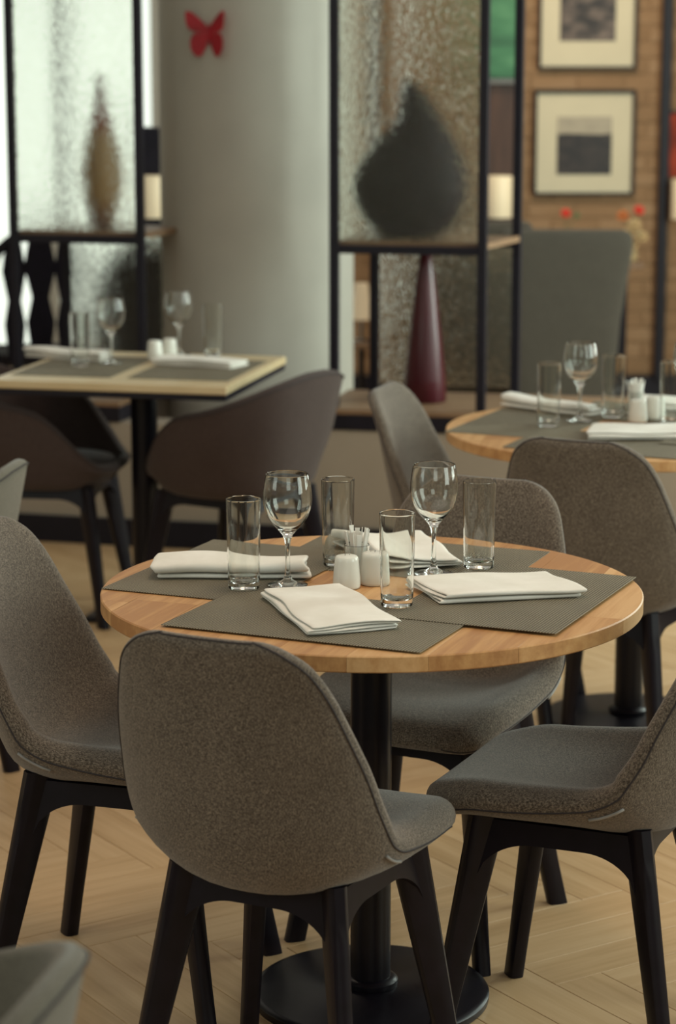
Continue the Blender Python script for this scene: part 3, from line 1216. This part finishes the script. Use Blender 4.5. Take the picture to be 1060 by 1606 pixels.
GD = 'black steel divider shelves with hammered glass'
UR = (-0.012, 7.775)
UL = (-1.137, 8.25)
divider('black glass-paned divider shelf right of the column, holding the dark drop vase', UR, 0.501, 0.497, 0.38, GD, 0.030)
divider('black glass-paned divider shelf at the left edge, holding the slim tan vase', UL, 0.501, 0.464, 0.38, GD, 0.028)


# vases
def vase(name, label, loc, z, prof, mat, n=40, f=None, group=None):
    o = MB().lathe(prof, n).build(name, mat, None, True, (*loc, z))
    if f:
        bend(o, f)
    return tag(o, label, 'vase', group)


M['dark_ceramic'] = plain('dark_aubergine_ceramic', (0.008, 0.004, 0.006), 0.7, scale=6, spec=0.15)
M['red_ceramic'] = plain('dark_red_glazed_ceramic', (0.055, 0.004, 0.010), 0.3, scale=6)


def tan_mat():
    m, nt, bs = new_mat('tan_to_rose_ceramic')
    tc = nt.nodes.new('ShaderNodeTexCoord')
    sp = nt.nodes.new('ShaderNodeSeparateXYZ')
    nt.links.new(tc.outputs['Object'], sp.inputs[0])
    nz = noise(nt, tc.outputs['Object'], 14, 3)
    h = math_n(nt, 'ADD', math_n(nt, 'MULTIPLY', sp.outputs['Z'], 1.85), math_n(nt, 'MULTIPLY', nz, 0.06))
    nt.links.new(ramp(nt, h, [(0.05, (0.14, 0.05, 0.04)), (0.25, (0.33, 0.19, 0.075)), (0.62, (0.30, 0.18, 0.08)), (0.74, (0.22, 0.06, 0.05)), (0.95, (0.13, 0.04, 0.035))]), bs.inputs['Base Color'])
    bs.inputs['Roughness'].default_value = 0.4
    return m


M['tan_ceramic'] = tan_mat()


def udir(loc, x, y):
    return (loc[0] + x * cos(UYAW) - y * sin(UYAW), loc[1] + x * sin(UYAW) + y * cos(UYAW))


drop_lr = [(0.0, -.090, .095), (.006, -.098, .103), (.054, -.150, .155), (.12, -.184, .190), (.175, -.192, .196), (.225, -.182, .190), (.28, -.150, .168), (.326, -.108, .146),
           (.36, -.070, .127), (.39, -.050, .109), (.43, -.040, .082), (.467, -.034, .056), (.50, -.030, .030), (.520, -.026, .006), (.526, -.018, -.004)]
drop = [(0.002, 0)] + [((b_ - a) / 2, z) for z, a, b_ in drop_lr] + [(0.001, 0.526)]


def dropbend(co):
    c = 0.0
    for (z0, a0, b0), (z1, a1, b1) in zip(drop_lr, drop_lr[1:]):
        if z0 <= co.z <= z1 + 1e-6:
            q = (co.z - z0) / (z1 - z0)
            c = ((a0 + b0) * (1 - q) + (a1 + b1) * q) / 2
            break
    return Vector((co.x + c, co.y * 0.75, co.z))


p = udir(UR, 0.215, 0.19)
vase('drop_vase', 'large dark drop-shaped vase with a leaning tip behind the right glass pane', p, 1.056, drop, M['dark_ceramic'], f=dropbend)
slim = [(0.002, 0), (0.030, 0), (0.036, 0.003), (0.050, 0.06), (0.064, 0.13), (0.068, 0.19), (0.062, 0.26), (0.046, 0.33), (0.030, 0.39), (0.020, 0.44), (0.013, 0.50), (0.009, 0.538), (0.006, 0.538), (0.002, 0.50)]
p = udir(UL, 0.262, 0.19)
vase('slim_vase', 'slim tan and rose bottle vase behind the left glass pane', p, 1.056, slim, M['tan_ceramic'])
cone = [(0.002, 0), (0.070, 0), (0.074, 0.004), (0.070, 0.08), (0.058, 0.20), (0.044, 0.32), (0.030, 0.44), (0.020, 0.50), (0.014, 0.515), (0.010, 0.515), (0.002, 0.48)]
p = udir(UR, 0.270, 0.20)
vase('cone_vase', 'tall dark red cone vase on the low ledge in the right divider', p, 0.501, cone, M['red_ceramic'])


# ------------------------------------------------------------------ butterfly on the column
M['red_wing'] = plain('crimson_wing_paper', (0.33, 0.008, 0.018), 0.6, var=0.25, scale=25)
cx_, cy_ = -0.295, 8.6
px_ = -0.445
ang = math.asin((px_ - cx_) / 0.352)
bx_, by_ = cx_ + 0.352 * sin(ang), cy_ - 0.352 * cos(ang)
bf = thing('butterfly_ornament', 'crimson butterfly ornament pinned to the column', 'ornament', (bx_, by_ - 0.002, 1.732), ang * 0.9)


def wing(poly, s, mat, fold, name):
    # poly in (x,z) outward from body; flat wing folded off the surface
    n = len(poly)
    v = []
    for t in (-0.0006, 0.0006):
        for x, z in poly:
            v.append((s * (x * cos(fold)), -x * sin(fold) + t - 0.006, z))
    f = [tuple(range(n)), tuple(reversed(range(n, 2 * n)))] + [(i, (i + 1) % n, n + (i + 1) % n, n + i) for i in range(n)]
    return mesh_obj(name, v, f, mat, bf)


up_w = [(0.003, 0.005), (0.003, 0.022), (0.020, 0.040), (0.040, 0.058), (0.062, 0.075), (0.080, 0.078), (0.084, 0.068), (0.081, 0.045), (0.078, 0.028), (0.066, 0.012), (0.045, 0.006), (0.020, 0.002)]
lo_w = [(0.003, 0.004), (0.020, 0.002), (0.045, 0.004), (0.060, -0.004), (0.068, -0.024), (0.066, -0.050), (0.055, -0.070), (0.040, -0.080), (0.026, -0.072), (0.014, -0.052), (0.006, -0.030)]
wing(up_w, 1, M['red_wing'], R(24), 'upper_wing')
wing(up_w, -1, M['red_wing'], R(16), 'upper_wing')
wing(lo_w, 1, M['red_wing'], R(20), 'lower_wing')
wing(lo_w, -1, M['red_wing'], R(12), 'lower_wing')
MB().tube([(0, -0.006, 0.034), (0, -0.008, 0.02), (0, -0.008, -0.01), (0, -0.006, -0.045)], [0.002, 0.004, 0.0045, 0.0015], 8).build('body', M['red_wing'], bf, True)
MB().tube([(0, -0.006, 0.03), (0.012, -0.010, 0.048)], 0.0007, 5).tube([(0, -0.006, 0.03), (-0.012, -0.010, 0.048)], 0.0007, 5).build('antennae', M['red_wing'], bf)


# ------------------------------------------------------------------ the room beyond the divider
def photo_mat(name, hor, seed, sky, ground, blotch):
    m, nt, bs = new_mat(name)
    tc = nt.nodes.new('ShaderNodeTexCoord')
    sp = nt.nodes.new('ShaderNodeSeparateXYZ')
    nt.links.new(tc.outputs['Object'], sp.inputs[0])
    mp = nt.nodes.new('ShaderNodeMapping')
    mp.inputs['Location'].default_value = (seed, seed, seed)
    mp.inputs['Scale'].default_value = (14, 14, 22)
    nt.links.new(tc.outputs['Object'], mp.inputs[0])
    nz = noise(nt, mp.outputs[0], 1, 4)
    h = math_n(nt, 'ADD', sp.outputs['Z'], math_n(nt, 'MULTIPLY', math_n(nt, 'SUBTRACT', nz, 0.5), 0.02))
    fac = math_n(nt, 'GREATER_THAN', h, hor)
    mx = nt.nodes.new('ShaderNodeMix')
    mx.data_type = 'RGBA'
    g = ramp(nt, nz, [(0.40, ground), (0.70, blotch)])
    s = ramp(nt, nz, [(0.3, tuple(c * 0.8 for c in sky)), (0.7, sky)])
    nt.links.new(fac, mx.inputs[0])
    nt.links.new(g, mx.inputs[6])
    nt.links.new(s, mx.inputs[7])
    nt.links.new(mx.outputs[2], bs.inputs['Base Color'])
    bs.inputs['Roughness'].default_value = 0.5
    return m


M['photo_a'] = photo_mat('photograph_dark_shore', 0.055, 3.1, (0.42, 0.37, 0.28), (0.009, 0.005, 0.006), (0.035, 0.023, 0.021))
M['photo_b'] = photo_mat('photograph_dark_trees', 0.5, 8.4, (0.4, 0.4, 0.3), (0.009, 0.005, 0.006), (0.16, 0.12, 0.10))


def picture(label, x, z, w, h, pw, ph_, dz, mat):
    t = thing('framed_picture', label, 'picture', (x, 11.391, z), 0, 'framed pictures on the brick wall')
    b = MB()
    fw = 0.014
    b.box((0, -0.018, h / 2 - fw / 2), (w, 0.03, fw), 0.002).box((0, -0.018, -h / 2 + fw / 2), (w, 0.03, fw), 0.002)
    b.box((-w / 2 + fw / 2, -0.018, 0), (fw, 0.03, h - 2 * fw), 0.002).box((w / 2 - fw / 2, -0.018, 0), (fw, 0.03, h - 2 * fw), 0.002)
    b.build('frame', M['black_frame'], t)
    MB().box((0, -0.012, 0), (w - 0.02, 0.008, h - 0.02)).build('mount_board', M['cream'], t)
    MB().box((0, 0, 0), (pw, 0.003, ph_)).build('photograph', mat, t, loc=(0, -0.0178, dz))
    return t


picture('framed dark seascape photograph in a cream mount, the lower picture', 1.184, 1.247, 0.486, 0.500, 0.262, 0.275, -0.012, M['photo_a'])
picture('framed dark woodland photograph in a cream mount, the upper picture', 1.190, 1.845, 0.470, 0.500, 0.265, 0.275, 0.02, M['photo_b'])

# screen on the dark pier
M['green_screen'] = None
m, nt, bs = new_mat('green_pitch_on_screen')
v = coords(nt, (3, 3, 14), (0, 0.5, 0))
nz = noise(nt, v, 1, 3)
c = ramp(nt, nz, [(0.35, (0.011, 0.062, 0.027)), (0.6, (0.025, 0.105, 0.046)), (0.75, (0.055, 0.16, 0.075))])
nt.links.new(c, bs.inputs['Base Color'])
nt.links.new(c, bs.inputs['Emission Color'])
bs.inputs['Emission Strength'].default_value = 0.45
M['green_screen'] = m
tv = thing('wall_screen', 'narrow screen showing green, hung on the dark pier between shelf posts', 'screen', (0.725, 10.69, 1.9), 0)
MB().box((0, 0, 0), (0.17, 0.03, 0.74), 0.004).build('casing', M['black_frame'], tv)
MB().box((0, -0.0165, 0.010), (0.160, 0.003, 0.70)).build('display', M['green_screen'], tv)
MB().box((0, -0.0175, -0.355), (0.160, 0.005, 0.022), 0.001).build('bottom_trim', M['steel'], tv)


# lamps with cream shades
def sconce(label, loc, w, h, group='cream shaded wall lamps'):
    t = thing('wall_lamp', label, 'lamp', loc, 0, group)
    b = MB()
    rings = []
    for z, s in ((-h / 2, 1.0), (-h / 2 + 0.004, 1.03), (h / 2 - 0.004, 1.03), (h / 2, 1.0)):
        rings.append([(w / 2 * s * cos(2 * pi * k / 24), w / 2 * s * sin(2 * pi * k / 24), z) for k in range(24)])
    b.loft(rings).build('lamp_shade', M['shade'], t, 'auto')
    MB().box((0, w / 2 + 0.03, 0), (0.02, 0.06, 0.02), 0.003).build('bracket', M['black_frame'], t)
    MB().box((0, w / 2 + 0.056, 0), (0.06, 0.012, 0.10), 0.002).build('wall_plate', M['black_frame'], t)
    return t


sconce('cream wall lamp on the dark pier, between the posts right of the dark vase', (0.722, 10.573, 1.037), 0.115, 0.185)
sconce('cream wall lamp seen between the left divider and the column', (-0.785, 9.92, 1.075), 0.115, 0.175)
sconce('cream wall lamp at the right picture edge beside the black trim', (1.645, 11.275, 0.985), 0.095, 0.19)

# red wall panel at the far right
t = thing('red_hanging', 'small red and orange wall hanging at the right picture edge', 'wall hanging', (1.70, 11.398, 1.235), 0)
MB().box((0, -0.012, 0), (0.22, 0.012, 0.30), 0.003).build('panel', plain('red_orange_textile', (0.28, 0.035, 0.012), 0.8, var=0.6, scale=9), t)
MB().box((0, -0.012, 0.158), (0.24, 0.016, 0.014), 0.003).build('hanging_rod', M['black_frame'], t)


# high-backed dining chairs in the far room
def high_back(label, loc, rz, group):
    t = thing('high_back_chair', label, 'chair', (*loc, 0), rz, group)
    # backrest: loft of rounded slabs, wider at the top
    rings = []
    for z, w, th, y in ((0.20, 0.205, 0.06, -0.235), (0.24, 0.215, 0.075, -0.235), (0.45, 0.222, 0.08, -0.24), (0.60, 0.232, 0.078, -0.25), (0.80, 0.262, 0.07, -0.265), (0.90, 0.276, 0.062, -0.275), (0.945, 0.272, 0.055, -0.28), (0.963, 0.258, 0.042, -0.281), (0.970, 0.235, 0.02, -0.282)):
        ring = []
        for k in range(32):
            a = 2 * pi * k / 32
            c_, s_ = cos(a), sin(a)
            ring.append((w * (abs(c_) ** 0.35) * (1 if c_ > 0 else -1), y + th / 2 * (abs(s_) ** 0.6) * (1 if s_ > 0 else -1), z))
        rings.append(ring)
    MB().loft(rings).build('backrest', M['fabric_slate'], t, True)
    MB().box((0, 0.0, 0.415), (0.44, 0.40, 0.11), 0.025).build('seat', M['fabric_slate'], t)
    for sx in (-1, 1):
        for sy in (-1, 1):
            leg_geo(sx, sy, (0.185, 0.17), (0.195, 0.19), 0.37, 0.04, 0.028, 0.04, 0.028).build('leg', M['black_wood'], t, 'auto')
    return t


GHB = 'slate grey high-backed chairs beyond the divider'
hc = high_back('slate grey high-backed chair below the framed pictures', (0.935, 9.76), R(-4), GHB)
dup(hc, (0.545, 10.25, 0), R(2), 'slate grey high-backed chair seen through the glass behind the red cone vase', GHB)


def dark_chair(label, loc, rz, group, hgt=1.0):
    """dark round-topped chair with three openings in its back"""
    t = thing('dark_chair', label, 'chair', (*loc, 0), rz, group)
    rings_ = []
    w, top = 0.20, hgt
    n = 14
    out = [(-w * 0.9, 0.42)] + [(-w, 0.5)] + [(w * -cos(pi * k / n), top - 0.17 + 0.17 * sin(pi * k / n)) for k in range(n + 1)] + [(w, 0.5), (w * 0.9, 0.42)]
    b = MB()
    b.tube([(x, -0.20 - (z - 0.4) * 0.08, z) for x, z in out], 0.022, 8)
    b.build('back_frame', M['black_wood'], t, True)
    for x, ww in ((-0.105, 0.075), (0.0, 0.10), (0.105, 0.075)):
        zt = top - 0.17 + 0.17 * sqrt(max(0, 1 - (x / w) ** 2)) - 0.01
        z0, z1 = 0.44, zt
        rr_ = [[(x - ww * k / 2, -0.20 - (z - 0.4) * 0.08 - 0.008, z), (x + ww * k / 2, -0.20 - (z - 0.4) * 0.08 - 0.008, z),
                (x + ww * k / 2, -0.20 - (z - 0.4) * 0.08 + 0.008, z), (x - ww * k / 2, -0.20 - (z - 0.4) * 0.08 + 0.008, z)]
               for z, k in ((z0, 0.75), (z0 + (z1 - z0) * .3, 1.15), (z0 + (z1 - z0) * .5, 0.7), (z0 + (z1 - z0) * .75, 1.3), (z1, 0.8))]
        MB().loft(rr_).build('back_slat', M['black_wood'], t)
    MB().box((0, 0, 0.435), (0.42, 0.40, 0.05), 0.015).build('seat', M['fabric_black'], t)
    for sx in (-1, 1):
        for sy in (-1, 1):
            leg_geo(sx, sy, (0.17, 0.17), (0.19, 0.19), 0.41, 0.038, 0.026, 0.038, 0.026).build('leg', M['black_wood'], t, 'auto')
    return t


GDC = 'dark chairs before the bright windows'
dc = dark_chair('dark open-backed chair at the left picture edge, against the bright window', (-1.245, 9.70), R(10), GDC, 0.96)


def dark_padded(label, loc, rz, group):
    t = thing('padded_dark_chair', label, 'chair', (*loc, 0), rz, group)
    rings = []
    for z, w, th, y in ((0.30, 0.20, 0.05, -0.2), (0.45, 0.23, 0.06, -0.21), (0.70, 0.235, 0.055, -0.235), (0.85, 0.215, 0.05, -0.25), (0.93, 0.17, 0.042, -0.26), (0.965, 0.11, 0.03, -0.262), (0.975, 0.05, 0.015, -0.263)):
        ring = []
        for k in range(28):
            a = 2 * pi * k / 28
            c_, s_ = cos(a), sin(a)
            ring.append((w * (abs(c_) ** 0.4) * (1 if c_ > 0 else -1), y + th / 2 * (abs(s_) ** 0.6) * (1 if s_ > 0 else -1), z))
        rings.append(ring)
    MB().loft(rings).build('backrest', M['fabric_black'], t, True)
    MB().box((0, 0.0, 0.42), (0.42, 0.38, 0.09), 0.02).build('seat', M['fabric_black'], t)
    for sx in (-1, 1):
        for sy in (-1, 1):
            leg_geo(sx, sy, (0.17, 0.16), (0.19, 0.19), 0.38, 0.038, 0.026, 0.038, 0.026).build('leg', M['black_wood'], t, 'auto')
    return t


dark_padded('dark padded chair with a rounded back, behind the lower left glass pane', (-0.725, 9.30), R(8), GDC)

# little side table with flowers behind the high-backed chairs
bt = thing('bistro_table', 'brown table behind the high-backed chairs, mostly hidden', 'table', (1.10, 10.66, 0), 0)
MB().box((0, 0, 0.735), (0.54, 0.36, 0.03), 0.004).build('tabletop', M['board'], bt)
for sx in (-1, 1):
    for sy in (-1, 1):
        MB().box((sx * 0.18, sy * 0.14, 0.36), (0.04, 0.04, 0.72), 0.003).build('leg', M['black_wood'], bt)

M['petal_red'] = plain('red_petals', (0.55, 0.03, 0.015), 0.6, var=0.3, scale=40)
M['petal_orange'] = plain('orange_petals', (0.42, 0.13, 0.035), 0.7, var=0.3, scale=40)
M['petal_cream'] = plain('cream_dried_flowers', (0.42, 0.30, 0.15), 0.8, var=0.3, scale=40)
M['leaf'] = plain('muted_green_leaf', (0.10, 0.13, 0.05), 0.6)


def blossom(r, seed, n=7):
    b = MB()
    rr = random.Random(seed)
    for ring_, (m, tilt, ln) in enumerate(((n, 0.35, r), (n - 2, 0.85, r * 0.75))):
        for k in range(m):
            a = 2 * pi * k / m + ring_ * 0.4
            c_, s_ = cos(a), sin(a)
            pts = [(0, 0), (ln * .4, ln * .32), (ln * .8, ln * .28), (ln, 0), (ln * .8, -ln * .28), (ln * .4, -ln * .32)]
            v = [(x * cos(tilt) * c_ - y * s_, x * cos(tilt) * s_ + y * c_, x * sin(tilt) + 0.1 * r) for x, y in pts]
            v += [(x_, y_, z_ - 0.0015) for x_, y_, z_ in v]
            f = [tuple(range(6)), tuple(reversed(range(6, 12)))] + [(i, (i + 1) % 6, 6 + (i + 1) % 6, 6 + i) for i in range(6)]
            b.add(v, f)
    return b


def bouquet(label, loc, z, heads, vase_mat, vh, seed, group):
    t = thing('flower_vase', label, 'flowers', (*loc, z), 0, group)
    MB().lathe([(0.002, 0), (0.022, 0), (0.028, 0.01), (0.03, vh * .5), (0.018, vh * .85), (0.022, vh), (0.018, vh), (0.014, vh * .85), (0.002, vh * .5)], 24).build('vase', vase_mat, t, True)
    for k, (x, y, zz, r, mm) in enumerate(heads):
        MB().tube([(0, 0, vh * .6), (x * .4, y * .4, vh + (zz - vh) * .5), (x, y, zz)], 0.002, 5).build('stem', M['leaf'], t, True)
        o = blossom(r, seed + k).build('blossom', mm, t, loc=(x, y, zz), rot=(0.9, 0, x * 4))
    return t


bouquet('little vase with one red blossom above the grey high-backed chair', (1.015, 10.50), 0.7502,
        [(0.0, -0.01, 0.215, 0.026, M['petal_red']), (0.05, 0.0, 0.205, 0.018, M['leaf'])], M['porcelain'], 0.12, 3, 'flowers behind the high-backed chairs')
bouquet('vase of cream, orange and dark red dried flowers right of the high-backed chair', (1.315, 10.53), 0.7502,
        [(-0.04, 0, 0.20, 0.032, M['petal_orange']), (0.03, 0, 0.225, 0.028, M['petal_red']), (0.01, -.02, 0.16, 0.036, M['petal_cream']),
         (-0.02, -.03, 0.12, 0.036, M['petal_cream']), (0.04, -.03, 0.11, 0.034, M['petal_cream']), (0.0, -.03, 0.075, 0.032, M['petal_cream'])], M['petal_cream'], 0.08, 9, 'flowers behind the high-backed chairs')
# small table lamp glimpsed between column and post
t = thing('table_lamp', 'small cream table lamp glimpsed between the column and the divider post', 'lamp', (0.105, 10.45, 0.40), 0)
MB().lathe([(0.04, 0), (0.04, 0.008), (0.008, 0.014), (0.007, 0.10)], 24).build('stand', M['steel'], t, 'auto')
MB().lathe([(0.040, 0.10), (0.046, 0.10), (0.030, 0.26), (0.026, 0.26)], 24).build('lamp_shade', M['shade'], t, 'auto')
t = thing('low_table', 'low dark table carrying the small lamp behind the divider', 'table', (0.105, 10.45, 0), 0)
MB().lathe([(0.115, 0.38), (0.12, 0.385), (0.12, 0.397), (0.115, 0.3995)], 32).build('tabletop', M['board'], t, 'auto')
MB().lathe([(0.10, 0.0), (0.10, 0.012), (0.014, 0.02), (0.014, 0.38)], 24).build('pole', M['black_metal'], t, 'auto')
